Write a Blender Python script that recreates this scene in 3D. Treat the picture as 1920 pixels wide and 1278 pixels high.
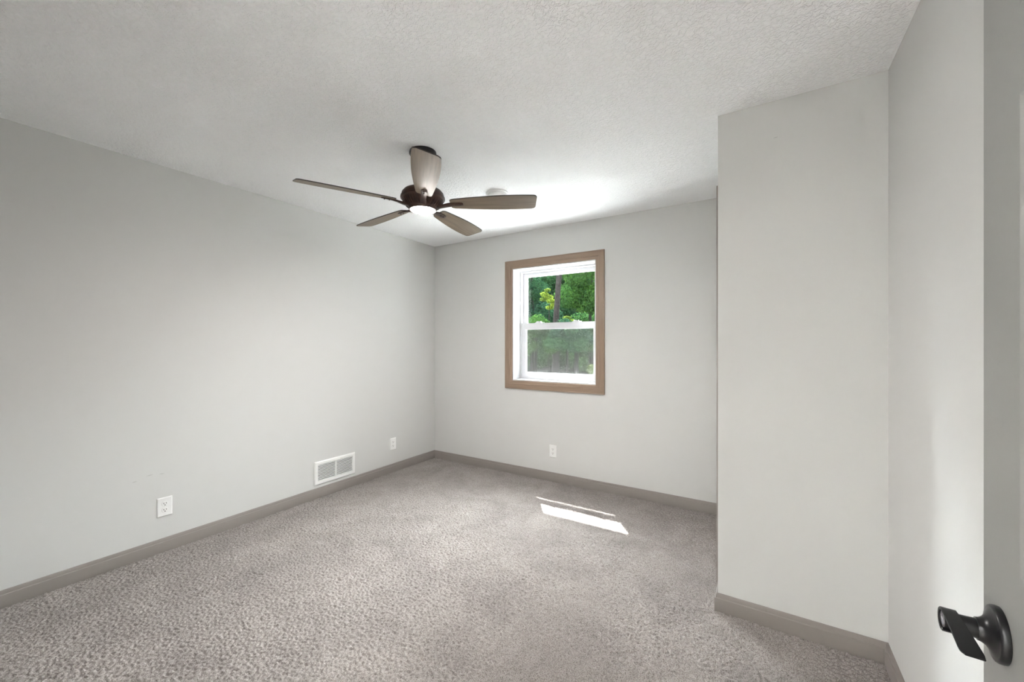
import bpy, bmesh, math, random
import numpy as np
from math import sin, cos, pi, radians
from mathutils import Vector, Matrix

S = bpy.context.scene
for o in list(bpy.data.objects):
    bpy.data.objects.remove(o)
C = S.collection

# ------------------------------------------------------------------ camera
YAW = radians(32.03)
cam_d = bpy.data.cameras.new('camera')
cam_d.sensor_width = 36.0
cam_d.lens = 748.0 / 1920.0 * 36.0
cam_d.shift_y = 5.5 / 1920.0
cam_d.clip_start = 0.02
cam = bpy.data.objects.new('camera', cam_d)
cam.location = (0, 0, 1.313)
cam.rotation_euler = (pi / 2, 0, YAW)
C.objects.link(cam)
S.camera = cam

# ------------------------------------------------------------------ light, sky, exposure
S.view_settings.view_transform = 'Standard'
S.view_settings.look = 'None'
S.view_settings.gamma = 1.0
S.view_settings.use_curve_mapping = False
S.view_settings.exposure = 0.19
S.cycles.use_denoising = True
S.cycles.max_bounces = 14
S.cycles.diffuse_bounces = 8
S.cycles.glossy_bounces = 4
S.cycles.transparent_max_bounces = 24
S.cycles.sample_clamp_indirect = 100.0

SUN_TRAVEL = Vector((0.73, -1.0, -2.25)).normalized()
SUN_STRENGTH = 42.0
GLOW = 124.0            # bright hazy sky around the sun
SKY = 8.0              # rest of the sky
FAN_LAMP = 590.0
HALL_FILL = 650.0  # strength of the added, unseen fill lamp in the hallway

W = bpy.data.worlds.new('hazy_sky')
S.world = W
W.use_nodes = True
wn, wl = W.node_tree.nodes, W.node_tree.links
wn.clear()
w_out = wn.new('ShaderNodeOutputWorld')
w_bg = wn.new('ShaderNodeBackground')
w_tc = wn.new('ShaderNodeTexCoord')
w_dot = wn.new('ShaderNodeVectorMath'); w_dot.operation = 'DOT_PRODUCT'
w_dot.inputs[1].default_value = Vector((-0.45, 1.0, 0.85)).normalized()
w_map = wn.new('ShaderNodeMapRange')
w_map.inputs['From Min'].default_value = 0.45
w_map.inputs['From Max'].default_value = 1.0
w_map.interpolation_type = 'SMOOTHSTEP'
w_mul = wn.new('ShaderNodeMath'); w_mul.operation = 'MULTIPLY_ADD'
w_mul.inputs[1].default_value = GLOW
w_mul.inputs[2].default_value = SKY
wl.new(w_tc.outputs['Generated'], w_dot.inputs[0])
wl.new(w_dot.outputs['Value'], w_map.inputs['Value'])
wl.new(w_map.outputs['Result'], w_mul.inputs[0])
w_bg.inputs['Color'].default_value = (0.91, 0.96, 1.0, 1)
wl.new(w_mul.outputs[0], w_bg.inputs['Strength'])
wl.new(w_bg.outputs[0], w_out.inputs[0])

sun_d = bpy.data.lights.new('sun', 'SUN')
sun_d.energy = SUN_STRENGTH
sun_d.angle = radians(0.53)
sun_d.color = (1.0, 0.985, 0.96)
sun = bpy.data.objects.new('sun', sun_d)
sun.rotation_euler = SUN_TRAVEL.to_track_quat('-Z', 'Y').to_euler()
sun.location = (-6, 12, 20)
C.objects.link(sun)

# ------------------------------------------------------------------ helpers
def tag(o, label=None, cat=None, group=None, kind=None):
    if label: o['label'] = label
    if cat: o['category'] = cat
    if group: o['group'] = group
    if kind: o['kind'] = kind
    return o

def empty(name, loc=(0, 0, 0), rz=0.0, parent=None):
    o = bpy.data.objects.new(name, None)
    o.empty_display_size = 0.1
    o.location = loc
    o.rotation_euler = (0, 0, rz)
    C.objects.link(o)
    if parent: o.parent = parent
    return o

def obj(name, bm, mat, parent=None, smooth=None, loc=None):
    me = bpy.data.meshes.new(name)
    bmesh.ops.recalc_face_normals(bm, faces=bm.faces)
    bm.to_mesh(me)
    bm.free()
    for m in (mat if isinstance(mat, (list, tuple)) else [mat]):
        me.materials.append(m)
    if smooth is not None:
        me.polygons.foreach_set('use_smooth', [True] * len(me.polygons))
        me.set_sharp_from_angle(angle=radians(smooth))
    o = bpy.data.objects.new(name, me)
    C.objects.link(o)
    if parent: o.parent = parent
    if loc: o.location = loc
    return o

def box(bm, x0, x1, y0, y1, z0, z1, mi=0):
    v = [bm.verts.new(p) for p in ((x0, y0, z0), (x1, y0, z0), (x1, y1, z0), (x0, y1, z0),
                                   (x0, y0, z1), (x1, y0, z1), (x1, y1, z1), (x0, y1, z1))]
    fs = []
    for q in ((0, 3, 2, 1), (4, 5, 6, 7), (0, 1, 5, 4), (1, 2, 6, 5), (2, 3, 7, 6), (3, 0, 4, 7)):
        f = bm.faces.new([v[i] for i in q]); f.material_index = mi; fs.append(f)
    return v

def bevel(bm, w, seg=2):
    bmesh.ops.bevel(bm, geom=list(bm.edges), offset=w, segments=seg, affect='EDGES', profile=0.6, clamp_overlap=True)

def lathe(bm, prof, seg=48, close_top=False, mi=0, xf=None):
    """prof: (r, z) list; spins about Z."""
    rings = []
    for r, z in prof:
        if r < 1e-6:
            rings.append([bm.verts.new((0, 0, z))])
        else:
            rings.append([bm.verts.new((r * cos(2 * pi * i / seg), r * sin(2 * pi * i / seg), z)) for i in range(seg)])
    for a, b in zip(rings, rings[1:]):
        for i in range(seg):
            j = (i + 1) % seg
            if len(a) == 1 and len(b) == 1: continue
            if len(a) == 1: f = bm.faces.new((a[0], b[j], b[i]))
            elif len(b) == 1: f = bm.faces.new((a[i], a[j], b[0]))
            else: f = bm.faces.new((a[i], a[j], b[j], b[i]))
            f.material_index = mi
    vs = [v for r in rings for v in r]
    if xf is not None:
        bmesh.ops.transform(bm, matrix=xf, verts=vs)
    return vs

def sweep(bm, path, prof, caps=True):
    """path: list of (x,y) plan points of the wall line (room side = left-hand normal); prof: (offset, z) points.
    Mitred corners."""
    n = len(path)
    rows = []
    for i, p in enumerate(path):
        p = Vector(p)
        d0 = (p - Vector(path[i - 1])).normalized() if i > 0 else None
        d1 = (Vector(path[i + 1]) - p).normalized() if i < n - 1 else None
        if d0 is None: d0 = d1
        if d1 is None: d1 = d0
        n0 = Vector((-d0.y, d0.x)); n1 = Vector((-d1.y, d1.x))
        m = (n0 + n1); m = m / max(m.dot(n0), 1e-4) if m.length > 1e-6 else n0
        rows.append([bm.verts.new((p.x + m.x * o, p.y + m.y * o, z)) for o, z in prof])
    k = len(prof)
    for a, b in zip(rows, rows[1:]):
        for j in range(k):
            jj = (j + 1) % k
            bm.faces.new((a[j], a[jj], b[jj], b[j]))
    if caps:
        bm.faces.new(rows[0]); bm.faces.new(rows[-1][::-1])

# ------------------------------------------------------------------ materials
def mat(name, col, rough=0.6, metal=0.0, spec=0.5, bump=None, noise_col=None, emit=None):
    """bump: (scale, strength, distance[, detail]); noise_col: (scale, other colour, amount)."""
    m = bpy.data.materials.new(name)
    m.use_nodes = True
    n, l = m.node_tree.nodes, m.node_tree.links
    b = n['Principled BSDF']
    b.inputs['Base Color'].default_value = (*col, 1)
    b.inputs['Roughness'].default_value = rough
    b.inputs['Metallic'].default_value = metal
    b.inputs['Specular IOR Level'].default_value = spec
    tc = n.new('ShaderNodeTexCoord')
    if noise_col:
        sc, c2, amt = noise_col
        t = n.new('ShaderNodeTexNoise'); t.inputs['Scale'].default_value = sc; t.inputs['Detail'].default_value = 4
        l.new(tc.outputs['Object'], t.inputs['Vector'])
        r = n.new('ShaderNodeMapRange'); r.inputs['From Min'].default_value = 0.35; r.inputs['From Max'].default_value = 0.65
        r.inputs['To Max'].default_value = amt
        l.new(t.outputs['Fac'], r.inputs['Value'])
        mx = n.new('ShaderNodeMix'); mx.data_type = 'RGBA'
        mx.inputs['A'].default_value = (*col, 1); mx.inputs['B'].default_value = (*c2, 1)
        l.new(r.outputs['Result'], mx.inputs['Factor'])
        l.new(mx.outputs['Result'], b.inputs['Base Color'])
    if bump:
        t = n.new('ShaderNodeTexNoise'); t.inputs['Scale'].default_value = bump[0]
        t.inputs['Detail'].default_value = bump[3] if len(bump) > 3 else 3
        l.new(tc.outputs['Object'], t.inputs['Vector'])
        bp = n.new('ShaderNodeBump'); bp.inputs['Strength'].default_value = bump[1]; bp.inputs['Distance'].default_value = bump[2]
        l.new(t.outputs['Fac'], bp.inputs['Height'])
        l.new(bp.outputs['Normal'], b.inputs['Normal'])
    if emit:
        b.inputs['Emission Color'].default_value = (*emit[0], 1)
        b.inputs['Emission Strength'].default_value = emit[1]
    return m

WALL = (0.605, 0.606, 0.594)

def scuffed(name, marks, axis):
    """wall paint with small dark scuffs: marks (u, z, half width, half height, tilt) on the plane u-z."""
    m = mat(name, WALL, 0.75, spec=0.3, bump=(260, 0.10, 0.002))
    n, l = m.node_tree.nodes, m.node_tree.links
    b = n['Principled BSDF']
    geo = n.new('ShaderNodeTexCoord')
    sp = n.new('ShaderNodeSeparateXYZ')
    l.new(geo.outputs['Object'], sp.inputs[0])
    total = None
    def math_(op, a, bb):
        q = n.new('ShaderNodeMath'); q.operation = op
        for i, v in enumerate((a, bb)):
            if isinstance(v, (int, float)): q.inputs[i].default_value = v
            else: l.new(v, q.inputs[i])
        return q.outputs[0]
    for u, z, hw, hh, tilt in marks:
        du = math_('SUBTRACT', sp.outputs['Y' if axis == 'y' else 'X'], u)
        dz = math_('SUBTRACT', sp.outputs['Z'], z)
        dz = math_('SUBTRACT', dz, math_('MULTIPLY', du, tilt))
        a = math_('POWER', math_('ABSOLUTE', math_('DIVIDE', du, hw), 0), 2)
        c = math_('POWER', math_('ABSOLUTE', math_('DIVIDE', dz, hh), 0), 2)
        q = n.new('ShaderNodeMath'); q.operation = 'SUBTRACT'; q.use_clamp = True
        q.inputs[0].default_value = 1.0
        l.new(math_('ADD', a, c), q.inputs[1])
        total = q.outputs[0] if total is None else math_('MAXIMUM', total, q.outputs[0])
    mx = n.new('ShaderNodeMix'); mx.data_type = 'RGBA'
    mx.inputs['A'].default_value = (*WALL, 1); mx.inputs['B'].default_value = (0.45, 0.45, 0.44, 1)
    l.new(total, mx.inputs['Factor'])
    l.new(mx.outputs['Result'], b.inputs['Base Color'])
    return m

M = {}
M['wall'] = mat('wall_paint', WALL, 0.75, spec=0.3, bump=(260, 0.10, 0.002))
M['wall_left'] = scuffed('left_wall_paint', [(0.835, 0.478, 0.014, 0.003, 0.1), (0.905, 0.499, 0.020, 0.003, 0.08),
                                             (0.965, 0.492, 0.016, 0.003, -0.1)], 'y')
M['wall_closet'] = scuffed('closet_wall_paint', [(0.055, 2.268, 0.011, 0.0025, 0.1)], 'x')
M['trim'] = mat('taupe_trim_paint', (0.250, 0.224, 0.208), 0.42, bump=(90, 0.05, 0.002))
M['white'] = mat('white_plastic', (0.80, 0.80, 0.79), 0.35)
M['vinyl'] = mat('white_vinyl', (0.56, 0.56, 0.575), 0.32)
M['slot'] = mat('dark_slot', (0.02, 0.02, 0.02), 0.6)
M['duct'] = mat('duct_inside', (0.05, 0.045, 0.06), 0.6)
M['bronze'] = mat('oil_rubbed_bronze', (0.045, 0.028, 0.022), 0.38, metal=0.55, noise_col=(30, (0.10, 0.05, 0.035), 0.5))
M['black'] = mat('matte_black_metal', (0.007, 0.007, 0.008), 0.30, metal=0.2)
M['steel'] = mat('keyhole_metal', (0.32, 0.32, 0.34), 0.3, metal=0.9)
M['door'] = mat('grey_door_paint', (0.215, 0.216, 0.205), 0.45, bump=(140, 0.04, 0.002))
M['lens'] = mat('lit_lens', (0.9, 0.9, 0.88), 0.4, emit=((1.0, 0.965, 0.935), FAN_LAMP))
M['hall_fill'] = mat('lit_hall_fill', (0.9, 0.9, 0.88), 0.4, emit=((1.0, 0.99, 0.985), HALL_FILL))

# textured ceiling
def ceiling_mat():
    m = mat('knockdown_ceiling', (0.935, 0.94, 0.945), 0.85, spec=0.2)
    n, l = m.node_tree.nodes, m.node_tree.links
    b = n['Principled BSDF']
    tc = n.new('ShaderNodeTexCoord')
    a = n.new('ShaderNodeTexNoise'); a.inputs['Scale'].default_value = 62; a.inputs['Detail'].default_value = 3.5
    a.inputs['Roughness'].default_value = 0.6; a.inputs['Distortion'].default_value = 0.8
    l.new(tc.outputs['Object'], a.inputs['Vector'])
    r = n.new('ShaderNodeMapRange'); r.inputs['From Min'].default_value = 0.38; r.inputs['From Max'].default_value = 0.62
    r.interpolation_type = 'SMOOTHSTEP'
    l.new(a.outputs['Fac'], r.inputs['Value'])
    bp = n.new('ShaderNodeBump'); bp.inputs['Strength'].default_value = 0.85; bp.inputs['Distance'].default_value = 0.004
    l.new(r.outputs['Result'], bp.inputs['Height'])
    l.new(bp.outputs['Normal'], b.inputs['Normal'])
    return m
M['ceiling'] = ceiling_mat()

def wood(name, c1, c2, axis, scale, rough=0.45):
    m = mat(name, c1, rough)
    n, l = m.node_tree.nodes, m.node_tree.links
    b = n['Principled BSDF']
    tc = n.new('ShaderNodeTexCoord')
    mp = n.new('ShaderNodeMapping')
    s = [scale, scale, scale]; s[axis] = scale * 0.05
    mp.inputs['Scale'].default_value = s
    l.new(tc.outputs['Object'], mp.inputs['Vector'])
    t = n.new('ShaderNodeTexNoise'); t.inputs['Scale'].default_value = 1.0; t.inputs['Detail'].default_value = 6
    t.inputs['Roughness'].default_value = 0.65
    l.new(mp.outputs[0], t.inputs['Vector'])
    cr = n.new('ShaderNodeValToRGB')
    cr.color_ramp.elements[0].position = 0.32; cr.color_ramp.elements[0].color = (*c2, 1)
    cr.color_ramp.elements[1].position = 0.68; cr.color_ramp.elements[1].color = (*c1, 1)
    l.new(t.outputs['Fac'], cr.inputs['Fac'])
    l.new(cr.outputs['Color'], b.inputs['Base Color'])
    bp = n.new('ShaderNodeBump'); bp.inputs['Strength'].default_value = 0.15; bp.inputs['Distance'].default_value = 0.002
    l.new(t.outputs['Fac'], bp.inputs['Height']); l.new(bp.outputs['Normal'], b.inputs['Normal'])
    return m
M['blade'] = wood('weathered_oak_blade', (0.225, 0.172, 0.118), (0.145, 0.108, 0.072), 0, 75)
M['blade_edge'] = mat('dark_blade_edge', (0.03, 0.024, 0.02), 0.5)
M['casing_v'] = wood('taupe_wood_casing_upright', (0.30, 0.215, 0.155), (0.245, 0.175, 0.125), 2, 60, 0.4)
M['casing_h'] = wood('taupe_wood_casing_level', (0.30, 0.215, 0.155), (0.245, 0.175, 0.125), 0, 60, 0.4)

def carpet_mat():
    m = mat('frieze_carpet', (0.5, 0.46, 0.43), 0.95, spec=0.1)
    n, l = m.node_tree.nodes, m.node_tree.links
    b = n['Principled BSDF']
    tc = n.new('ShaderNodeTexCoord')
    f = n.new('ShaderNodeTexNoise'); f.inputs['Scale'].default_value = 300; f.inputs['Detail'].default_value = 2.0
    l.new(tc.outputs['Object'], f.inputs['Vector'])
    cr = n.new('ShaderNodeValToRGB')
    e = cr.color_ramp.elements
    e[0].position = 0.36; e[0].color = (0.146, 0.126, 0.116, 1)
    e[1].position = 0.54; e[1].color = (0.318, 0.292, 0.277, 1)
    l.new(f.outputs['Fac'], cr.inputs['Fac'])
    g = n.new('ShaderNodeTexNoise'); g.inputs['Scale'].default_value = 3.2; g.inputs['Detail'].default_value = 5
    g.inputs['Roughness'].default_value = 0.6; g.inputs['Distortion'].default_value = 0.6
    l.new(tc.outputs['Object'], g.inputs['Vector'])
    r = n.new('ShaderNodeMapRange'); r.inputs['From Min'].default_value = 0.3; r.inputs['From Max'].default_value = 0.7
    r.inputs['To Min'].default_value = 0.84; r.inputs['To Max'].default_value = 1.14  # broad patches put the sheen of the pile into the colour
    l.new(g.outputs['Fac'], r.inputs['Value'])
    mx = n.new('ShaderNodeVectorMath'); mx.operation = 'SCALE'
    l.new(cr.outputs['Color'], mx.inputs[0]); l.new(r.outputs['Result'], mx.inputs['Scale'])
    l.new(mx.outputs[0], b.inputs['Base Color'])
    return m
M['carpet'] = carpet_mat()

def glass_mat():
    m = bpy.data.materials.new('window_glass')
    m.use_nodes = True
    n, l = m.node_tree.nodes, m.node_tree.links
    n.clear()
    out = n.new('ShaderNodeOutputMaterial')
    t = n.new('ShaderNodeBsdfTransparent'); t.inputs[0].default_value = (0.97, 0.985, 0.975, 1)
    g = n.new('ShaderNodeBsdfGlossy'); g.inputs['Roughness'].default_value = 0.02
    lw = n.new('ShaderNodeLayerWeight'); lw.inputs['Blend'].default_value = 0.5
    pw = n.new('ShaderNodeMath'); pw.operation = 'POWER'; pw.inputs[1].default_value = 5.0
    fr = n.new('ShaderNodeMath'); fr.operation = 'MULTIPLY_ADD'; fr.inputs[1].default_value = 0.6; fr.inputs[2].default_value = 0.03
    l.new(lw.outputs['Facing'], pw.inputs[0]); l.new(pw.outputs[0], fr.inputs[0])
    mx = n.new('ShaderNodeMixShader')
    l.new(fr.outputs[0], mx.inputs[0]); l.new(t.outputs[0], mx.inputs[1]); l.new(g.outputs[0], mx.inputs[2])
    l.new(mx.outputs[0], out.inputs[0])
    return m
M['glass'] = glass_mat()

def screen_mat():
    m = bpy.data.materials.new('insect_screen_mesh')
    m.use_nodes = True
    n, l = m.node_tree.nodes, m.node_tree.links
    n.clear()
    out = n.new('ShaderNodeOutputMaterial')
    t = n.new('ShaderNodeBsdfTransparent')
    g = n.new('ShaderNodeBsdfDiffuse'); g.inputs['Color'].default_value = (0.105, 0.103, 0.10, 1)
    mx = n.new('ShaderNodeMixShader'); mx.inputs[0].default_value = 0.34     # open area of a fine woven mesh
    l.new(t.outputs[0], mx.inputs[1]); l.new(g.outputs[0], mx.inputs[2])
    l.new(mx.outputs[0], out.inputs[0])
    return m
M['screen'] = screen_mat()

# ------------------------------------------------------------------ room shell
XL, YB, XC, YC, XR, ZC = -3.216, 3.449, -0.183, 2.213, 0.4425, 2.44
YF = -0.06            # room face of the front wall
WX0, WX1, WZ0, WZ1 = -2.148, -1.267, 0.945, 2.073      # window opening
T = 0.20

def struct(name, bm, m, **k):
    return tag(obj(name, bm, m, **k), kind='structure')

# carpet: a dense pile surface with real tufts
def carpet():
    sp = 0.0046
    x0, x1, y0, y1 = XL, XR, YF - 0.001, YB
    nx, ny = int((x1 - x0) / sp) + 1, int((y1 - y0) / sp) + 1
    xs = np.linspace(x0, x1, nx); ys = np.linspace(y0, y1, ny)
    X, Y = np.meshgrid(xs, ys)
    rng = np.random.default_rng(7)
    cs = 0.0098
    gx, gy = int((x1 - x0) / cs) + 5, int((y1 - y0) / cs) + 5
    jx, jy = rng.random((gy, gx)), rng.random((gy, gx))
    hh = 0.55 + 0.45 * rng.random((gy, gx))
    ci = ((X - x0) / cs).astype(int) + 2; cj = ((Y - y0) / cs).astype(int) + 2
    H = np.zeros_like(X)
    for dj in (-1, 0, 1):
        for di in (-1, 0, 1):
            a, b = cj + dj, ci + di
            px = x0 + (b - 2 + jx[a, b]) * cs; py = y0 + (a - 2 + jy[a, b]) * cs
            d2 = ((X - px) ** 2 + (Y - py) ** 2) / (0.0068 ** 2)
            H = np.maximum(H, hh[a, b] * np.clip(1 - d2, 0, 1) ** 0.5)
    Z = -0.008 + 0.0105 * H + 0.0008 * rng.random(X.shape)
    X = X + (rng.random(X.shape) - 0.5) * 0.002; Y = Y + (rng.random(X.shape) - 0.5) * 0.002
    co = np.stack([X, Y, Z], -1).reshape(-1, 3).astype(np.float32)
    idx = np.arange(nx * ny, dtype=np.int32).reshape(ny, nx)
    q = np.stack([idx[:-1, :-1], idx[:-1, 1:], idx[1:, 1:], idx[1:, :-1]], -1).reshape(-1, 4)
    me = bpy.data.meshes.new('floor')
    me.vertices.add(len(co)); me.vertices.foreach_set('co', co.ravel())
    me.loops.add(q.size); me.loops.foreach_set('vertex_index', q.ravel())
    me.polygons.add(len(q)); me.polygons.foreach_set('loop_start', np.arange(0, q.size, 4, dtype=np.int32))
    me.polygons.foreach_set('use_smooth', np.ones(len(q), bool))
    me.update()
    me.materials.append(M['carpet'])
    o = bpy.data.objects.new('floor', me)
    C.objects.link(o)
    tag(o, kind='structure')
carpet()
bm = bmesh.new(); box(bm, XL - T, XR + 0.15, -2.7, YB + 0.22, -0.25, -0.009)
struct('floor_slab', bm, M['wall'])
bm = bmesh.new(); box(bm, -2.4, XR + 0.10, -2.6, YF, -0.012, 0.0)
struct('floor_hallway', bm, M['carpet'])

bm = bmesh.new(); box(bm, XL - T, XR + 0.15, -2.7, YB + 0.22, ZC, ZC + 0.2)
struct('ceiling', bm, M['ceiling'])
bm = bmesh.new(); box(bm, XL - T, XL, -2.7, YB + 0.22, -0.25, ZC)
struct('wall_left', bm, M['wall_left'])
bm = bmesh.new()
yb1 = YB + 0.20
box(bm, XL, WX0, YB, yb1, -0.25, ZC); box(bm, WX1, XR + 0.15, YB, yb1, -0.25, ZC)
box(bm, WX0, WX1, YB, yb1, -0.25, WZ0); box(bm, WX0, WX1, YB, yb1, WZ1, ZC)
struct('wall_back', bm, M['wall'])
bm = bmesh.new(); box(bm, XR, XR + 0.15, -2.7, YB, -0.25, ZC)
struct('wall_right', bm, M['wall'])
# closet: front wall, and side wall with the opening of a closet door
CD0, CD1, CDZ = 2.42, 3.26, 2.085
bm = bmesh.new()
box(bm, XC, XR, YC, YC + 0.11, -0.009, ZC)
struct('wall_closet', bm, M['wall_closet'])
bm = bmesh.new()
box(bm, XC, XC + 0.11, YC + 0.11, CD0, -0.009, ZC); box(bm, XC, XC + 0.11, CD1, YB, -0.009, ZC)
box(bm, XC, XC + 0.11, CD0, CD1, CDZ, ZC)
struct('wall_closet_side', bm, M['wall'])
# front wall with the doorway the photograph is taken from
DX0, DX1, DZ = -0.60, 0.20, 2.05
bm = bmesh.new()
box(bm, XL, DX0, YF - 0.12, YF, -0.009, ZC); box(bm, DX1, XR, YF - 0.12, YF, -0.009, ZC)
box(bm, DX0, DX1, YF - 0.12, YF, DZ, ZC)
struct('wall_front', bm, M['wall'])
bm = bmesh.new()
box(bm, -2.5, XR, -2.7, -2.6, -0.009, ZC); box(bm, -2.5, -2.4, -2.6, YF - 0.12, -0.009, ZC)
struct('wall_hallway', bm, M['wall'])

# baseboards (profile: flat face, small step, eased top)
BP = [(0, -0.006), (0.0145, -0.006), (0.0145, 0.059), (0.0135, 0.0625), (0.0100, 0.0645), (0.0092, 0.0665), (0.0092, 0.0690), (0.0078, 0.0765), (0.0060, 0.0815), (0.0035, 0.084), (0, 0.084)]
def board(name, path):
    bm = bmesh.new(); sweep(bm, path, BP)
    return struct(name, bm, M['trim'], smooth=25)
# room side is on the left hand of the path: walk with the room on the left
board('baseboard_left', [(XL, YB), (XL, YF)])
board('baseboard_back', [(XC, YB), (XL, YB)])
board('baseboard_closet', [(XR, YC), (XC, YC), (XC, CD0 - 0.062)])
board('baseboard_right', [(XR, YF), (XR, YC)])
board('baseboard_front', [(XL, YF), (DX0 - 0.062, YF)])

# closet door with casing
tr = empty('door_2', (XC, 0, 0)); tag(tr, kind='structure')
bm = bmesh.new()
cw, ct = 0.062, 0.019
box(bm, -ct, 0.0, CD0 - cw, CD0, 0, CDZ + cw); box(bm, -ct, 0.0, CD1, CD1 + cw, 0, CDZ + cw); box(bm, -ct, 0.0, CD0, CD1, CDZ, CDZ + cw)
obj('door_casing', bm, M['trim'], tr)
for a in (CD0, (CD0 + CD1) / 2 + 0.002):
    bm = bmesh.new()
    b_ = a + (CD1 - CD0) / 2 - 0.004
    box(bm, 0.03, 0.06, a + 0.002, b_, 0.012, CDZ - 0.01)
    for z0, z1 in ((0.15, 0.95), (1.08, 1.92)):
        box(bm, 0.026, 0.031, a + 0.08, b_ - 0.08, z0, z1)
    obj('door_leaf', bm, M['white'], tr)

# doorway jamb lining on the hall side
bm = bmesh.new()
box(bm, DX0, DX0 + 0.018, YF - 0.12, YF, 0, DZ); box(bm, DX1 - 0.018, DX1, YF - 0.12, YF, 0, DZ); box(bm, DX0 + 0.018, DX1 - 0.018, YF - 0.12, YF, DZ - 0.018, DZ)
struct('trim_doorway', bm, M['trim'])

# ------------------------------------------------------------------ window
def ring(bm, x0, x1, z0, z1, w, y0, y1, wb=None, wt=None, mi=0):
    wb = w if wb is None else wb; wt = w if wt is None else wt
    box(bm, x0, x0 + w, y0, y1, z0, z1, mi); box(bm, x1 - w, x1, y0, y1, z0, z1, mi)
    box(bm, x0 + w, x1 - w, y0, y1, z0, z0 + wb, mi); box(bm, x0 + w, x1 - w, y0, y1, z1 - wt, z1, mi)

win = empty('window_1', (0, 0, 0)); tag(win, kind='structure')
# wood casing with mitred corners, stepped profile
CX0, CX1, CZ0, CZ1 = -2.232, -1.183, 0.862, 2.154
def casing_piece(bm, a0, a1, b0, b1, mi):
    """a0-a1 outer edge, b0-b1 inner edge, (x, z) pairs"""
    lay = [(0.0, 0.0), (0.0, 0.019), (0.06, 0.019), (0.12, 0.0165), (0.62, 0.0165), (0.68, 0.013), (0.96, 0.011), (1.0, 0.008), (1.0, 0.0)]
    A = [Vector(a0), Vector(a1)]; B = [Vector(b0), Vector(b1)]
    rows = []
    for k in range(2):
        rows.append([bm.verts.new(((A[k].lerp(B[k], f)).x, YB - h, (A[k].lerp(B[k], f)).y)) for f, h in lay])
    for j in range(len(lay)):
        jj = (j + 1) % len(lay)
        f = bm.faces.new((rows[0][j], rows[0][jj], rows[1][jj], rows[1][j])); f.material_index = mi
    for r in rows:
        f = bm.faces.new(r); f.material_index = mi
ix0, ix1, iz0, iz1 = WX0 - 0.002, WX1 + 0.002, WZ0 - 0.002, WZ1 + 0.002
bm = bmesh.new()
casing_piece(bm, (CX0, CZ0), (CX0, CZ1), (ix0, iz0), (ix0, iz1), 0)
casing_piece(bm, (CX1, CZ0), (CX1, CZ1), (ix1, iz0), (ix1, iz1), 0)
casing_piece(bm, (CX0, CZ0), (CX1, CZ0), (ix0, iz0), (ix1, iz0), 1)
casing_piece(bm, (CX0, CZ1), (CX1, CZ1), (ix0, iz1), (ix1, iz1), 1)
obj('window_casing', bm, [M['casing_v'], M['casing_h']], win, smooth=20)
bm = bmesh.new()                                     # white jamb extension and vinyl frame with tracks
ring(bm, WX0, WX1, WZ0, WZ1, 0.008, YB - 0.004, YB + 0.125)
ring(bm, WX0 + 0.008, WX1 - 0.008, WZ0 + 0.008, WZ1 - 0.008, 0.016, YB + 0.128, YB + 0.205)
ring(bm, WX0 + 0.024, WX1 - 0.024, WZ0 + 0.024, WZ1 - 0.024, 0.008, YB + 0.172, YB + 0.176)
ring(bm, WX0 - 0.03, WX1 + 0.03, WZ0 - 0.03, WZ1 + 0.03, 0.055, YB + 0.2, YB + 0.225)
obj('window_frame', bm, M['vinyl'], win)
SX0, SX1 = WX0 + 0.026, WX1 - 0.026
ZM0, ZM1 = 1.468, 1.526                              # meeting rail
ya, yb_ = YB + 0.136, YB + 0.166                     # lower sash (room side)
bm = bmesh.new()
ring(bm, SX0, SX1, WZ0 + 0.022, ZM1, 0.042, ya, yb_, wb=0.048, wt=ZM1 - ZM0)
ring(bm, SX0 + 0.042, SX1 - 0.042, WZ0 + 0.070, ZM0, 0.007, ya + 0.006, yb_ - 0.004)
low = obj('lower_sash', bm, M['vinyl'], win)
bm = bmesh.new(); box(bm, SX0 + 0.045, SX1 - 0.045, ya + 0.014, ya + 0.017, WZ0 + 0.074, ZM0 - 0.003)
obj('glass_pane', bm, M['glass'], low)
for xx in (-1.93, -1.52):                            # sash locks on the meeting rail
    bm = bmesh.new()
    box(bm, xx - 0.035, xx + 0.035, ya + 0.002, ya + 0.026, ZM1, ZM1 + 0.007)
    box(bm, xx - 0.012, xx + 0.03, ya - 0.004, ya + 0.018, ZM1 + 0.007, ZM1 + 0.016)
    lathe(bm, [(0, 0.018), (0.011, 0.018), (0.013, 0.0)], 20, xf=Matrix.Translation((xx - 0.012, ya + 0.014, ZM1)))
    obj('sash_lock', bm, M['vinyl'], low)
yc, yd = YB + 0.170, YB + 0.198                      # upper sash (outside)
bm = bmesh.new()
ring(bm, SX0 + 0.004, SX1 - 0.004, ZM0 + 0.006, WZ1 - 0.024, 0.036, yc, yd, wb=0.046, wt=0.036)
ring(bm, SX0 + 0.04, SX1 - 0.04, ZM0 + 0.052, WZ1 - 0.060, 0.006, yc + 0.006, yd - 0.004)
up = obj('upper_sash', bm, M['vinyl'], win)
bm = bmesh.new(); box(bm, SX0 + 0.043, SX1 - 0.043, yc + 0.013, yc + 0.016, ZM0 + 0.055, WZ1 - 0.063)
obj('glass_pane', bm, M['glass'], up)
bm = bmesh.new(); box(bm, SX0 + 0.01, SX1 - 0.01, YB + 0.2125, YB + 0.2130, WZ0 + 0.03, ZM0 + 0.034)
scr = obj('insect_screen', bm, M['screen'], win)
bm = bmesh.new(); ring(bm, SX0 - 0.006, SX1 + 0.006, WZ0 + 0.02, ZM0 + 0.046, 0.016, YB + 0.208, YB + 0.217)
obj('screen_frame', bm, M['vinyl'], scr)

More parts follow.
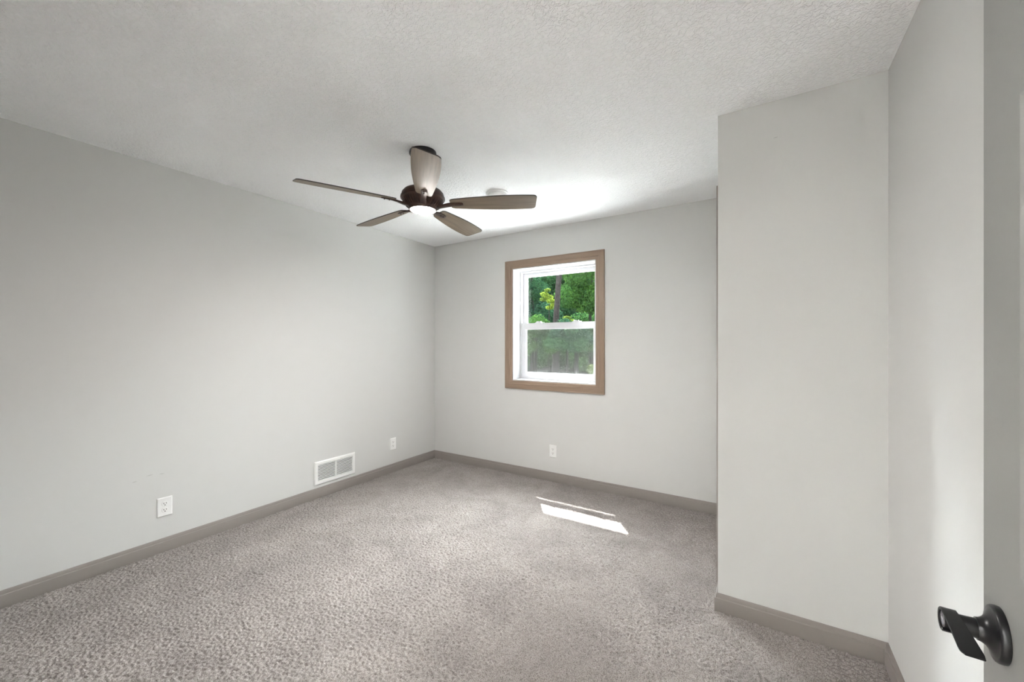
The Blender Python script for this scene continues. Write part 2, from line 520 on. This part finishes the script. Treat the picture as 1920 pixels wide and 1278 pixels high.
# ------------------------------------------------------------------ open door beside the camera
DA = radians(4.0)
ddir = Vector((sin(DA), cos(DA), 0)); dnor = Vector((-cos(DA), sin(DA), 0))
ROS = Vector((0.2525, 0.7414, 0.952))                 # handle centre on the door face
DW, DT, DH = 0.762, 0.035, 2.032
EDGE = 0.061                                         # handle centre to free edge
hinge = ROS + ddir * (EDGE - DW); hinge.z = 0.012
# local frame: X along the door from hinge to free edge, Y = away from the camera side, Z up
door_m = Matrix.Translation(hinge) @ Matrix((( ddir.x, -dnor.x, 0, 0), (ddir.y, -dnor.y, 0, 0), (0, 0, 1, 0), (0, 0, 0, 1)))
def panel_door():
    bm = bmesh.new()
    rec = 0.007
    box(bm, 0, DW, rec, DT - rec, 0, DH)
    st, mid = 0.112, 0.105
    xs = [(st, (DW - mid) / 2), ((DW + mid) / 2, DW - st)]
    zs = [(0.24, 0.80), (1.035, 1.585), (1.685, 1.915)]
    for ys, ye in ((0, rec), (DT - rec, DT)):
        # stiles, mullion and rails
        box(bm, 0, st, ys, ye, 0, DH); box(bm, DW - st, DW, ys, ye, 0, DH)
        box(bm, xs[0][1], xs[1][0], ys, ye, 0, DH)
        zr = [0] + [z for p in zs for z in p] + [DH]
        for a, b in zip(zr[::2], zr[1::2]):
            for x0, x1 in xs:
                box(bm, x0, x1, ys, ye, a, b)
    def panel(x0, x1, z0, z1, yo, yi):
        # sloped sticking, then a raised field
        yi = yo + (yi - yo) * 0.5
        loops = [(0.0, yo), (0.014, yi), (0.022, yi), (0.045, yo + (yi - yo) * 0.25)]
        prev = None
        for ins, y in loops:
            r = [bm.verts.new(p) for p in ((x0 + ins, y, z0 + ins), (x1 - ins, y, z0 + ins), (x1 - ins, y, z1 - ins), (x0 + ins, y, z1 - ins))]
            if prev:
                for i in range(4):
                    bm.faces.new((prev[i], prev[(i + 1) % 4], r[(i + 1) % 4], r[i]))
            prev = r
        bm.faces.new(prev)
    for x0, x1 in xs:
        for z0, z1 in zs:
            panel(x0, x1, z0, z1, 0.0, rec - 0.0005); panel(x0, x1, z0, z1, DT, DT - rec + 0.0005)
    return bm
door = tag(obj('door_1', panel_door(), M['door']), kind='structure')
door.matrix_world = door_m
hx, hz = DW - EDGE, ROS.z - hinge.z
# handle: lathe about the door normal (local -Y)
to_n = Matrix.Translation((hx, 0, hz)) @ Matrix.Rotation(pi / 2, 4, 'X')      # +Z -> -Y
bm = bmesh.new()
lathe(bm, [(0, 0), (0.0322, 0), (0.0327, 0.002), (0.0327, 0.0058), (0.0316, 0.0078), (0.0300, 0.0085), (0.0290, 0.0085), (0.0250, 0.0098),
           (0.0200, 0.0120), (0.0160, 0.0150), (0.0138, 0.0185), (0.0132, 0.0215), (0, 0.0215)], 64, xf=to_n)
rose = obj('door_handle', bm, M['black'], door, smooth=40)
tag(rose, label='round black rosette of the lever handle')
bm = bmesh.new()
lathe(bm, [(0.0112, 0.020), (0.0115, 0.024), (0.0110, 0.030), (0.0108, 0.051)], 40, xf=to_n)
# the lever: a band rolled round the shaft's end, leaving it from the top towards the hinge
def lever(bm):
    t_ = 0.0034
    path = []                                    # (s toward the hinge, height z, inner offset, outer offset)
    R_ = 0.0126
    for i in range(0, 27):                       # from below the shaft round the free-edge side to the top
        a = radians(-35 - i * 235.0 / 26)
        path.append((R_ * cos(a), R_ * sin(a), 0.0375, 0.0530))
    s0, z0 = path[-1][:2]
    n = 18
    for k in range(1, n + 1):
        f = k / n
        tip = max(0.0, (f - 0.9) / 0.1) ** 2
        path.append((s0 + f * (0.071 - s0), z0 + (0.000 - z0) * (f ** 1.25),
                     0.0375 - 0.0085 * f + 0.0012 * tip, 0.0530 - 0.0020 * f - 0.0040 * tip))
    rows = []
    for k, (s, z, i, o) in enumerate(path):
        a = path[max(k - 1, 0)]; b = path[min(k + 1, len(path) - 1)]
        d = Vector((b[0] - a[0], b[1] - a[1])).normalized()
        nn = Vector((-d.y, d.x)) * t_ * 0.5
        e = 0.0007
        pts = [(s + nn.x, z + nn.y, i + e), (s + nn.x, z + nn.y, o - e), (s + nn.x * .4, z + nn.y * .4, o),
               (s - nn.x, z - nn.y, o - e), (s - nn.x, z - nn.y, i + e), (s - nn.x * .4, z - nn.y * .4, i)]
        rows.append([bm.verts.new((hx - p[0], -p[2], hz + p[1])) for p in pts])
    for a, b in zip(rows, rows[1:]):
        for j in range(6):
            bm.faces.new((a[j], a[(j + 1) % 6], b[(j + 1) % 6], b[j]))
    bm.faces.new(rows[0]); bm.faces.new(rows[-1])
lever(bm)
lev = obj('lever', bm, M['black'], rose, smooth=40)
lev.matrix_parent_inverse = Matrix()
bm = bmesh.new()
lathe(bm, [(0.0108, 0.0500), (0.0095, 0.0510), (0.0068, 0.0510), (0.0060, 0.0495), (0, 0.0495)], 32, xf=to_n)
obj('lock_button', bm, M['steel'], rose, smooth=40)

# ------------------------------------------------------------------ ceiling fan
FX, FY = -1.6875, 1.710
fan = empty('ceiling_fan', (FX, FY, ZC))
tag(fan, 'five blade ceiling fan in dark bronze and weathered oak with a lit lens', 'ceiling fan')
def fz(z): return z - ZC
bm = bmesh.new()
lathe(bm, [(0, 0), (0.077, 0), (0.079, -0.006), (0.079, -0.016), (0.074, -0.022), (0.070, -0.024), (0.064, -0.045), (0.045, -0.062), (0.022, -0.070), (0, -0.070)], 56)
obj('canopy', bm, M['black'], fan, smooth=35)
bm = bmesh.new()
lathe(bm, [(0.0125, -0.06), (0.0125, fz(2.225)), (0.022, fz(2.222)), (0.026, fz(2.205))], 32)
obj('downrod', bm, M['black'], fan, smooth=35)
bm = bmesh.new()
lathe(bm, [(0, fz(2.222)), (0.030, fz(2.222)), (0.080, fz(2.218)), (0.108, fz(2.208)), (0.120, fz(2.194)), (0.1235, fz(2.180)), (0.1235, fz(2.176)),
           (0.1275, fz(2.174)), (0.1285, fz(2.168)), (0.1275, fz(2.162)), (0.121, fz(2.158)), (0.117, fz(2.150)), (0.106, fz(2.134)), (0.094, fz(2.122)),
           (0.086, fz(2.116)), (0.082, fz(2.110)), (0.080, fz(2.0985)), (0.0735, fz(2.0965)), (0.0715, fz(2.0985)), (0.0715, fz(2.106)), (0, fz(2.106))], 72)
motor = obj('motor_housing', bm, M['bronze'], fan, smooth=35)
bm = bmesh.new()                                     # vertical cooling ribs on the lower bowl
for k in range(40):
    a = 2 * pi * k / 40
    pr = [(0.1185, fz(2.156)), (0.110, fz(2.138)), (0.097, fz(2.122)), (0.088, fz(2.1155))]
    for (r0, z0), (r1, z1) in zip(pr, pr[1:]):
        vs = []
        for r, z in ((r0, z0), (r1, z1)):
            for dr in (-0.003, 0.0022):
                for dt in (-0.0022, 0.0022):
                    vs.append(bm.verts.new(((r + dr) * cos(a) - dt * sin(a), (r + dr) * sin(a) + dt * cos(a), z - (0.0015 if dr > 0 else -0.002))))
        for q in ((0, 1, 3, 2), (4, 5, 7, 6), (0, 1, 5, 4), (2, 3, 7, 6), (0, 2, 6, 4), (1, 3, 7, 5)):
            bm.faces.new([vs[i] for i in q])
obj('rib_ring', bm, M['bronze'], motor)
bm = bmesh.new()
lathe(bm, [(0.0712, fz(2.105)), (0.0712, fz(2.0976)), (0.068, fz(2.0952)), (0.055, fz(2.0914)), (0.03, fz(2.0890)), (0, fz(2.0881))], 56)
obj('light_lens', bm, M['lens'], fan, smooth=60)

PITCH = math.tan(radians(13))
def blade_bm():
    bm = bmesh.new()
    R0, R1 = 0.165, 0.665
    n = 64
    up_, dn_ = [], []
    th = 0.0055
    prof = []
    for i in range(n + 1):
        f = i / n
        r = R0 + (R1 - R0) * f
        w = 0.0415 + 0.026 * sin(min(f / 0.72, 1) * pi / 2) - 0.006 * max(0, (f - 0.72) / 0.28) ** 2
        if f < 0.04: w *= 0.80 + 0.2 * (f / 0.04) ** 0.5
        if f > 0.955: w -= 0.016 * (1 - math.sqrt(max(0.0, 1 - ((f - 0.955) / 0.045) ** 2)))
        prof.append((r, w))
    rows = []
    for r, w in prof:
        row = []
        m = 8
        for side in (1, -1):
            js = range(m + 1) if side == 1 else range(m, -1, -1)
            for j in js:
                t = -w + 2 * w * j / m
                slant = -0.10 * t * ((r - R0) / (R1 - R0)) ** 6      # the tip is cut slightly askew
                row.append(bm.verts.new((r + slant, t, -PITCH * t + side * th * 0.5)))
        rows.append(row)
    k = len(rows[0])
    for a, b in zip(rows, rows[1:]):
        for j in range(k):
            f = bm.faces.new((a[j], a[(j + 1) % k], b[(j + 1) % k], b[j]))
            f.material_index = 1 if j in (8, 17) or j < 8 else 0      # top and edges dark, underside oak
    for row in (rows[0], rows[-1]):
        for j in range(8):
            f = bm.faces.new((row[j], row[j + 1], row[17 - j - 1], row[17 - j])); f.material_index = 1
    return bm
def arm_bm():
    bm = bmesh.new()
    # a cast bracket: from the motor's lower rim out under the blade, rounded end
    st = [(0.088, 0.017, -0.024, -0.010), (0.12, 0.0145, -0.020, -0.008), (0.15, 0.0145, -0.0135, -0.0035), (0.18, 0.016, -0.0095, -0.0005),
          (0.215, 0.017, -0.0085, 0.0), (0.232, 0.0145, -0.008, 0.0), (0.240, 0.008, -0.0075, 0.0)]
    rows = []
    for r, w, z0, z1 in st:
        tl = 1.0 if r > 0.14 else 0.45
        rows.append([bm.verts.new((r, t, z - PITCH * t * tl)) for t, z in ((-w, z1), (w, z1), (w, z0 + 0.002), (w * 0.7, z0), (-w * 0.7, z0), (-w, z0 + 0.002))])
    for a, b in zip(rows, rows[1:]):
        for j in range(6):
            bm.faces.new((a[j], a[(j + 1) % 6], b[(j + 1) % 6], b[j]))
    bm.faces.new(rows[0]); bm.faces.new(rows[-1])
    for r in (0.195, 0.222):
        lathe(bm, [(0.0045, -0.0075), (0.0045, -0.0108), (0.003, -0.012), (0, -0.012)], 14, xf=Matrix.Translation((r, 0, 0)))
    return bm
blade0 = obj('blade', blade_bm(), [M['blade'], M['blade_edge']], fan, smooth=30)
arm0 = obj('blade_arm', arm_bm(), M['bronze'], blade0, smooth=35)
for k in range(5):
    b = blade0 if k == 0 else blade0.copy()
    if k:
        C.objects.link(b); b.parent = fan
        a = arm0.copy(); C.objects.link(a); a.parent = b
    b.location = (0, 0, fz(2.132))
    b.rotation_euler = (0, 0, radians(28 + 72 * k))

# ------------------------------------------------------------------ smoke detector
sd = empty('smoke_detector', (-1.672, 2.465, ZC))
tag(sd, 'round white smoke detector on the ceiling behind a fan blade', 'smoke detector')
bm = bmesh.new()
lathe(bm, [(0, 0), (0.082, 0), (0.083, -0.004), (0.083, -0.010), (0.079, -0.013), (0, -0.013)], 56)
obj('base_plate', bm, M['white'], sd, smooth=35)
bm = bmesh.new()
lathe(bm, [(0.070, -0.013), (0.070, -0.019), (0.066, -0.020), (0.066, -0.023), (0.069, -0.024), (0.066, -0.036), (0.056, -0.042), (0.020, -0.044), (0.018, -0.046), (0, -0.046)], 56)
obj('cover', bm, M['white'], sd, smooth=35)

# ------------------------------------------------------------------ wall register (vent)
vz0, vz1, vy0, vy1 = 0.110, 0.307, 1.977, 2.375
reg = empty('wall_register', (XL, (vy0 + vy1) / 2, vz0))
tag(reg, 'white louvered air vent low on the left wall just above the baseboard', 'air vent')
hw, hh_ = (vy1 - vy0) / 2, vz1 - vz0
bm = bmesh.new()
fw = 0.030
prof = [(0.0, 0.0), (0.0, 0.004), (0.006, 0.011), (fw - 0.004, 0.012), (fw, 0.009), (fw, 0.0)]
prev = None
for ins, h in prof:
    r = [bm.verts.new((h, y, z)) for y, z in ((-hw + ins, ins), (hw - ins, ins), (hw - ins, hh_ - ins), (-hw + ins, hh_ - ins))]
    if prev:
        for i in range(4): bm.faces.new((prev[i], prev[(i + 1) % 4], r[(i + 1) % 4], r[i]))
    prev = r
box(bm, 0.0015, 0.010, -0.006, 0.006, fw, hh_ - fw)
fr_ = obj('vent_frame', bm, M['white'], reg)
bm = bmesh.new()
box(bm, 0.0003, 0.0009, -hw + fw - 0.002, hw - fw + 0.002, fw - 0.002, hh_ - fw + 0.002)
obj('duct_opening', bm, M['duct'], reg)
bm = bmesh.new()
ns = 11
pitch = (hh_ - 2 * fw) / ns
for sgn in (-1, 1):
    y0, y1 = (0.006, hw - fw) if sgn > 0 else (-hw + fw, -0.006)
    for k in range(ns):
        zc = fw + pitch * (k + 0.5)
        vs = []
        for y in (y0, y1):
            for x, z in ((0.0012, zc + 0.0026), (0.0090, zc + 0.0018), (0.0090, zc - 0.0030), (0.0012, zc - 0.0008)):
                vs.append(bm.verts.new((x, y, z)))
        for q in ((0, 1, 2, 3), (7, 6, 5, 4), (0, 4, 5, 1), (1, 5, 6, 2), (2, 6, 7, 3), (3, 7, 4, 0)):
            bm.faces.new([vs[i] for i in q])
obj('louvers', bm, M['white'], reg)
for yy in (-hw + 0.012, hw - 0.012):
    bm = bmesh.new()
    lathe(bm, [(0.004, 0.0), (0.004, 0.0015), (0, 0.0025)], 14, xf=Matrix.Translation((0.0112, yy, hh_ / 2)) @ Matrix.Rotation(pi / 2, 4, 'Y'))
    obj('screw', bm, M['white'], reg)

# ------------------------------------------------------------------ outlets
def outlet_parts():
    """built facing -Y at the origin (plate centre)"""
    r = empty('electrical_outlet')
    bm = bmesh.new()
    hw, hh = 0.0385, 0.0595
    prev = None
    for ins, y in ((0.0, 0.0), (0.0, -0.003), (0.002, -0.0055), (0.006, -0.0068)):
        q = [bm.verts.new(p) for p in ((-hw + ins, y, -hh + ins), (hw - ins, y, -hh + ins), (hw - ins, y, hh - ins), (-hw + ins, y, hh - ins))]
        if prev:
            for i in range(4): bm.faces.new((prev[i], prev[(i + 1) % 4], q[(i + 1) % 4], q[i]))
        prev = q
    bm.faces.new(prev)
    obj('cover_plate', bm, M['white'], r)
    for s in (-1, 1):
        bm = bmesh.new()
        n = 36
        pts = []
        for i in range(n):
            a = 2 * pi * i / n
            pts.append((0.0172 * cos(a), max(-0.0145, min(0.0145, 0.0172 * sin(a)))))
        rings = []
        for ins, y in ((1.0, -0.0066), (1.0, -0.0083), (0.94, -0.0088)):
            rings.append([bm.verts.new((x * ins, y, s * 0.0195 + z * ins)) for x, z in pts])
        for a, b in zip(rings, rings[1:]):
            for i in range(n): bm.faces.new((a[i], a[(i + 1) % n], b[(i + 1) % n], b[i]))
        bm.faces.new(rings[-1])
        rec = obj('receptacle', bm, M['white'], r)
        bm = bmesh.new()
        for x, w, h in ((-0.0063, 0.0014, 0.0042), (0.0063, 0.0014, 0.0034)):
            box(bm, x - w, x + w, -0.0092, -0.0086, s * 0.0195 + 0.003 - h, s * 0.0195 + 0.003 + h)
        lathe(bm, [(0.0028, -0.0004), (0.0028, 0.0003), (0, 0.0003)], 16, xf=Matrix.Translation((0, -0.0089, s * 0.0195 - 0.0078)) @ Matrix.Rotation(pi / 2, 4, 'X'))
        obj('slots', bm, M['slot'], rec)
    bm = bmesh.new()
    lathe(bm, [(0.0032, 0.0), (0.0032, 0.0012), (0, 0.0022)], 16, xf=Matrix.Translation((0, -0.0066, 0)) @ Matrix.Rotation(pi / 2, 4, 'X'))
    obj('screw', bm, M['white'], r)
    return r
out0 = outlet_parts()
spots = [((XL, 0.978, 0.281), pi / 2, 'white duplex power outlet on the left wall, nearest the camera, left of the air vent'),
         ((XL, 2.829, 0.287), pi / 2, 'small white power outlet on the left wall between the air vent and the corner'),
         ((-1.692, YB, 0.287), 0.0, 'white power outlet on the far wall below the window')]
for i, (loc, rz, lab) in enumerate(spots):
    o = out0
    if i:
        o = out0.copy(); C.objects.link(o)
        for ch in list(out0.children):
            c = ch.copy(); C.objects.link(c); c.parent = o
            for g in ch.children:
                d = g.copy(); C.objects.link(d); d.parent = c
    o.location = loc; o.rotation_euler = (0, 0, rz)
    tag(o, lab, 'power outlet', 'power outlets')

# ------------------------------------------------------------------ added fill lamp, unseen in the hallway behind the camera
hl = empty('hall_fill_lamp', (-1.7, -0.62, ZC))
tag(hl, 'added globe fill lamp, unseen in the hallway behind the camera', 'added fill lamp')
bm = bmesh.new(); lathe(bm, [(0, 0), (0.06, 0), (0.06, -0.02), (0.045, -0.028), (0, -0.028)], 40)
obj('canopy', bm, M['black'], hl, smooth=35)
bm = bmesh.new(); lathe(bm, [(0.006, -0.02), (0.006, -0.46), (0.05, -0.47), (0.055, -0.50), (0, -0.50)], 32)
obj('stem', bm, M['black'], hl, smooth=35)
bm = bmesh.new(); lathe(bm, [(0.17 * sin(radians(18 + 162 * k / 20)), -0.66 + 0.17 * cos(radians(18 + 162 * k / 20))) for k in range(21)], 48)
obj('globe', bm, M['hall_fill'], hl, smooth=60)

# ------------------------------------------------------------------ outside
def leaf_mat(name, col, trans):
    m = bpy.data.materials.new(name)
    m.use_nodes = True
    n, l = m.node_tree.nodes, m.node_tree.links
    n.clear()
    out = n.new('ShaderNodeOutputMaterial')
    at = n.new('ShaderNodeAttribute'); at.attribute_name = 'tone'
    mx = n.new('ShaderNodeMix'); mx.data_type = 'RGBA'
    mx.inputs['A'].default_value = (col[0] * 0.55, col[1] * 0.6, col[2] * 0.9, 1)
    mx.inputs['B'].default_value = (col[0] * 1.5, col[1] * 1.4, col[2] * 1.1, 1)
    l.new(at.outputs['Fac'], mx.inputs['Factor'])
    d = n.new('ShaderNodeBsdfDiffuse'); t = n.new('ShaderNodeBsdfTranslucent')
    l.new(mx.outputs['Result'], d.inputs['Color']); l.new(mx.outputs['Result'], t.inputs['Color'])
    ms = n.new('ShaderNodeMixShader'); ms.inputs[0].default_value = trans
    l.new(d.outputs[0], ms.inputs[1]); l.new(t.outputs[0], ms.inputs[2])
    l.new(ms.outputs[0], out.inputs[0])
    return m
K = 0.54
M['leaf'] = leaf_mat('mid_green_leaves', (0.055 * K, 0.13 * K, 0.030 * K), 0.35)
M['leaf_dark'] = leaf_mat('blue_green_leaves', (0.035 * K, 0.095 * K, 0.045 * K), 0.3)
M['leaf_lime'] = leaf_mat('lime_green_leaves', (0.17 * K, 0.25 * K, 0.04 * K), 0.45)
M['bark'] = mat('grey_bark', (0.026, 0.0235, 0.0225), 0.9, spec=0.0, bump=(40, 0.8, 0.02), noise_col=(22, (0.008, 0.0075, 0.007), 0.8))
M['litter'] = mat('leaf_litter_ground', (0.0062, 0.0074, 0.0045), 0.95, spec=0.0, noise_col=(3.0, (0.003, 0.006, 0.0024), 0.9), bump=(14, 0.8, 0.05))
M['bounce_ground'] = mat('pale_bounce_ground', (0.58, 0.58, 0.57), 0.85, noise_col=(4, (0.51, 0.51, 0.50), 0.6))

def foliage(name, clumps, n, size, m, parent, seed):
    """clumps: (x, y, z, rx, ry, rz) relative to the parent; n leaves spread over them."""
    n = int(n * 2.6); size = size * 0.6
    rng = np.random.default_rng(seed)
    cl = np.array(clumps, float)
    vol = (cl[:, 3] * cl[:, 4] * cl[:, 5]) ** (2 / 3.0)
    pick = rng.choice(len(cl), n, p=vol / vol.sum())
    d = rng.normal(size=(n, 3)); d /= np.linalg.norm(d, axis=1)[:, None]
    rad = rng.random(n) ** (1 / 4.5)
    P = cl[pick, :3] + d * cl[pick, 3:] * rad[:, None]
    P[:, 2] = np.maximum(P[:, 2], 0.03)
    a = rng.normal(size=(n, 3)); a /= np.linalg.norm(a, axis=1)[:, None]
    nz = d + np.array([0, 0, 0.6]) + rng.normal(size=(n, 3)) * 0.6
    nz /= np.linalg.norm(nz, axis=1)[:, None]
    u = np.cross(nz, a); u /= np.linalg.norm(u, axis=1)[:, None]
    v = np.cross(nz, u)
    s = size * (0.6 + 0.8 * rng.random(n))[:, None]
    co = np.stack([P - u * s, P + v * s * 0.45, P + u * s, P - v * s * 0.45], 1).reshape(-1, 3).astype(np.float32)
    me = bpy.data.meshes.new(name)
    me.vertices.add(4 * n); me.vertices.foreach_set('co', co.ravel())
    me.loops.add(4 * n); me.loops.foreach_set('vertex_index', np.arange(4 * n, dtype=np.int32))
    me.polygons.add(n); me.polygons.foreach_set('loop_start', np.arange(0, 4 * n, 4, dtype=np.int32))
    me.update()
    at = me.attributes.new('tone', 'FLOAT', 'FACE')
    at.data.foreach_set('value', np.clip(rng.random(n) * 0.6 + (rng.random(len(cl)) * 0.9 - 0.25)[pick], 0, 1.3).astype(np.float32))
    me.materials.append(m)
    o = bpy.data.objects.new(name, me); C.objects.link(o); o.parent = parent
    return o

def limb(bm, pts, rad, seg=12):
    rows = []
    for k, p in enumerate(pts):
        a = Vector(pts[max(k - 1, 0)]); b = Vector(pts[min(k + 1, len(pts) - 1)])
        d = (b - a).normalized()
        u = d.cross(Vector((0.3, 1, 0.1))).normalized(); v = d.cross(u)
        rows.append([bm.verts.new(Vector(p) + (u * cos(2 * pi * i / seg) + v * sin(2 * pi * i / seg)) * rad[k]) for i in range(seg)])
    for a, b in zip(rows, rows[1:]):
        for i in range(seg): bm.faces.new((a[i], a[(i + 1) % seg], b[(i + 1) % seg], b[i]))
    bm.faces.new(rows[0]); bm.faces.new(rows[-1])

GZ = -0.35
def gheight(x, y):
    return GZ + max(0.0, y - 13.0) * 0.06 + max(0.0, y - 21.0) * 0.5
bm = bmesh.new()                                     # wooded ground rising away from the house
nx_, ny_ = 26, 26
gv = [[bm.verts.new((-34 + 50 * i / nx_, 8.2 + 38 * j / ny_, gheight(0, 8.2 + 38 * j / ny_) + 0.05 * sin(i * 2.3 + j * 1.7))) for i in range(nx_ + 1)] for j in range(ny_ + 1)]
for j in range(ny_):
    for i in range(nx_):
        bm.faces.new((gv[j][i], gv[j][i + 1], gv[j + 1][i + 1], gv[j + 1][i]))
struct('ground_woodland', bm, M['litter'], smooth=60)
bm = bmesh.new(); box(bm, -34, 16, YB + 0.23, 8.3, GZ - 0.2, GZ)  # unseen pale ground, added to bounce daylight up to the ceiling
struct('ground_bounce', bm, M['bounce_ground'])

def ray(px, dist):
    """plan point seen at photograph column px, dist metres along the view axis"""
    l = (px - 960) / 748.0 * dist
    return (-sin(YAW) * dist + cos(YAW) * l, cos(YAW) * dist + sin(YAW) * l)

# the grey leaning trunk in the middle of the view
def tree(name, label, px, dist, trunk, clumps, n, size, m, seed, cat='tree', group=None):
    x, y = ray(px, dist)
    t = empty(name, (x, y, gheight(x, y)))
    tag(t, label, cat, group)
    if trunk:
        bm = bmesh.new()
        for pts, rad in trunk: limb(bm, pts, rad)
        obj('trunk', bm, M['bark'], t, smooth=60)
    if n: foliage('foliage', clumps, n, size, m, t, seed)
    return t

rnd = random.Random(3)
def cloud(cx, cz, w, h, k, r, dep=0.9):
    return [(cx + rnd.uniform(-w, w), rnd.uniform(-dep, dep), cz + rnd.uniform(-h, h), r * rnd.uniform(.7, 1.3), r * rnd.uniform(.7, 1.2), r * rnd.uniform(.6, 1.0)) for _ in range(k)]

tree('tree', 'tall tree with a grey leaning trunk seen through the middle of the upper pane', 1041, 12.0,
     [([(0, 0, -0.1), (0.02, 0, 1.2), (0.03, 0, 2.4), (0.10, 0, 3.4), (0.22, 0, 4.6), (0.30, 0, 6.2)], [0.15, 0.11, 0.09, 0.082, 0.09, 0.06]),
      ([(0.10, 0, 3.6), (-0.2, 0.3, 4.4), (-0.8, 0.5, 5.3)], [0.05, 0.04, 0.02]),
      ([(0.16, 0, 4.1), (0.7, 0.2, 4.9), (1.4, 0.4, 5.6)], [0.05, 0.04, 0.02])],
     cloud(0.2, 6.6, 1.7, 1.4, 18, 0.75, 0.7), 8000, 0.085, M['leaf'], 11)
tree('tree', 'broad mid green tree filling the right of the upper pane', 1108, 14.4,
     [([(0, 0, -0.1), (0.05, 0, 1.5), (-0.05, 0, 3.0), (0.1, 0, 4.6)], [0.09, 0.07, 0.05, 0.03])],
     cloud(0.2, 4.0, 0.75, 2.6, 28, 0.66), 19000, 0.080, M['leaf'], 12)
tree('tree', 'broad shady blue green tree at the left edge of the upper pane', 996, 17.6,
     [([(0, 0, -0.1), (0.05, 0, 1.5), (0.1, 0, 3.0), (0.0, 0, 4.8)], [0.08, 0.06, 0.05, 0.03])],
     cloud(-0.1, 4.0, 0.75, 2.6, 28, 0.64) + cloud(-3.4, 4.2, 2.7, 2.7, 64, 0.9), 60000, 0.080, M['leaf_dark'], 13)  # second cloud widens the crown out of view, added to block sky light
tree('tree', 'dark evergreen tree standing behind the grey leaning trunk', 1052, 24.0,
     [([(0, 0, -0.1), (0, 0, 2.5), (0, 0, 5.6)], [0.12, 0.09, 0.03])],
     cloud(0, 4.6, 1.9, 3.4, 42, 0.85), 26000, 0.10, M['leaf_dark'], 14)
tree('sapling', 'lime green sapling left of the leaning trunk', 1029, 12.4,
     [([(0, 0, -0.1), (0.0, 0, 1.6), (0.02, 0, 3.0)], [0.025, 0.02, 0.01])],
     [(-0.16, 0, 3.22, .13, .14, .07), (-0.02, .05, 3.12, .15, .14, .08), (-0.20, 0, 3.06, .10, .12, .06), (0.08, -.05, 3.0, .14, .14, .07), (0.17, 0, 2.88, .12, .12, .06), (0.0, 0.05, 2.80, .12, .12, .06), (-0.05, 0, 3.34, .10, .1, .05)], 640, 0.052, M['leaf_lime'], 15, 'sapling')
tree('shrub', 'lime green bush at the foot of the leaning trunk', 1062, 12.2,
     [([(0, 0, -0.1), (0.0, 0, 1.2), (0.02, 0, 2.2)], [0.025, 0.02, 0.01])],
     [(0.02, 0, 2.46, .13, .12, .06), (-0.12, 0, 2.34, .14, .12, .07), (0.13, .05, 2.36, .13, .12, .06), (0.26, 0, 2.28, .13, .12, .06), (-0.22, 0, 2.24, .12, .12, .06), (0.05, -.05, 2.22, .15, .14, .07)], 560, 0.050, M['leaf_lime'], 16, 'bush')
tree('shrub', 'low mid green bush left of the meeting rail', 1006, 11.0,
     [([(0, 0, -0.1), (0.0, 0, 0.9), (0.02, 0, 1.6)], [0.03, 0.02, 0.01])],
     cloud(0.0, 1.95, 0.42, 0.36, 13, 0.26, 0.3), 4200, 0.055, M['leaf'], 17, 'bush')
tree('shrub', 'blue green bush behind the middle of the meeting rail', 1064, 9.9,
     [([(0, 0, -0.1), (0.0, 0, 0.9), (0.02, 0, 1.6)], [0.03, 0.02, 0.01])],
     cloud(0.0, 1.85, 0.46, 0.30, 13, 0.25, 0.3), 4000, 0.052, M['leaf_dark'], 18, 'bush')
tree('shrub', 'mid green bush at the right of the meeting rail', 1104, 11.4,
     [([(0, 0, -0.1), (0.0, 0, 0.9), (0.02, 0, 1.6)], [0.03, 0.02, 0.01])],
     cloud(0.08, 2.0, 0.42, 0.42, 13, 0.27, 0.3), 4200, 0.055, M['leaf'], 19, 'bush')
# slender trunks below, seen through the screen
for i, (px, dist, r, lab) in enumerate([(1003, 14.6, 0.080, 'slender grey bare young tree furthest left behind the insect screen'),
                                        (1040, 17.0, 0.075, 'slender bare young tree behind the insect screen, second from the left'),
                                        (1062, 16.6, 0.035, 'thin pale bare young tree behind the middle of the insect screen'),
                                        (1080, 16.5, 0.10, 'slender bare young tree behind the right half of the insect screen')]):
    tree('young_tree', lab, px, dist, [([(0, 0, -0.2), (0.03, 0, 1.5), (-0.03, 0.05, 2.0), (0.0, 0.06, 2.5)], [r, r * .9, r * .75, r * .5])], [], 0, 0, None, 0, 'tree', 'slender bare young trees behind the screen')
tree('shrub', 'yellow green seedling at the lower right behind the insect screen', 1110, 10.5, None,
     [(0, 0, 0.98, .13, .12, .16), (0.03, 0, 0.55, .10, .1, .45)], 360, 0.045, M['leaf_lime'], 31, 'bush')
tree('shrub', 'loose grey green undergrowth behind the insect screen', 1050, 20.6, None,
     cloud(0.0, 0.75, 2.2, 0.45, 16, 0.55, 1.0), 4200, 0.085, M['leaf'], 32, 'bush')
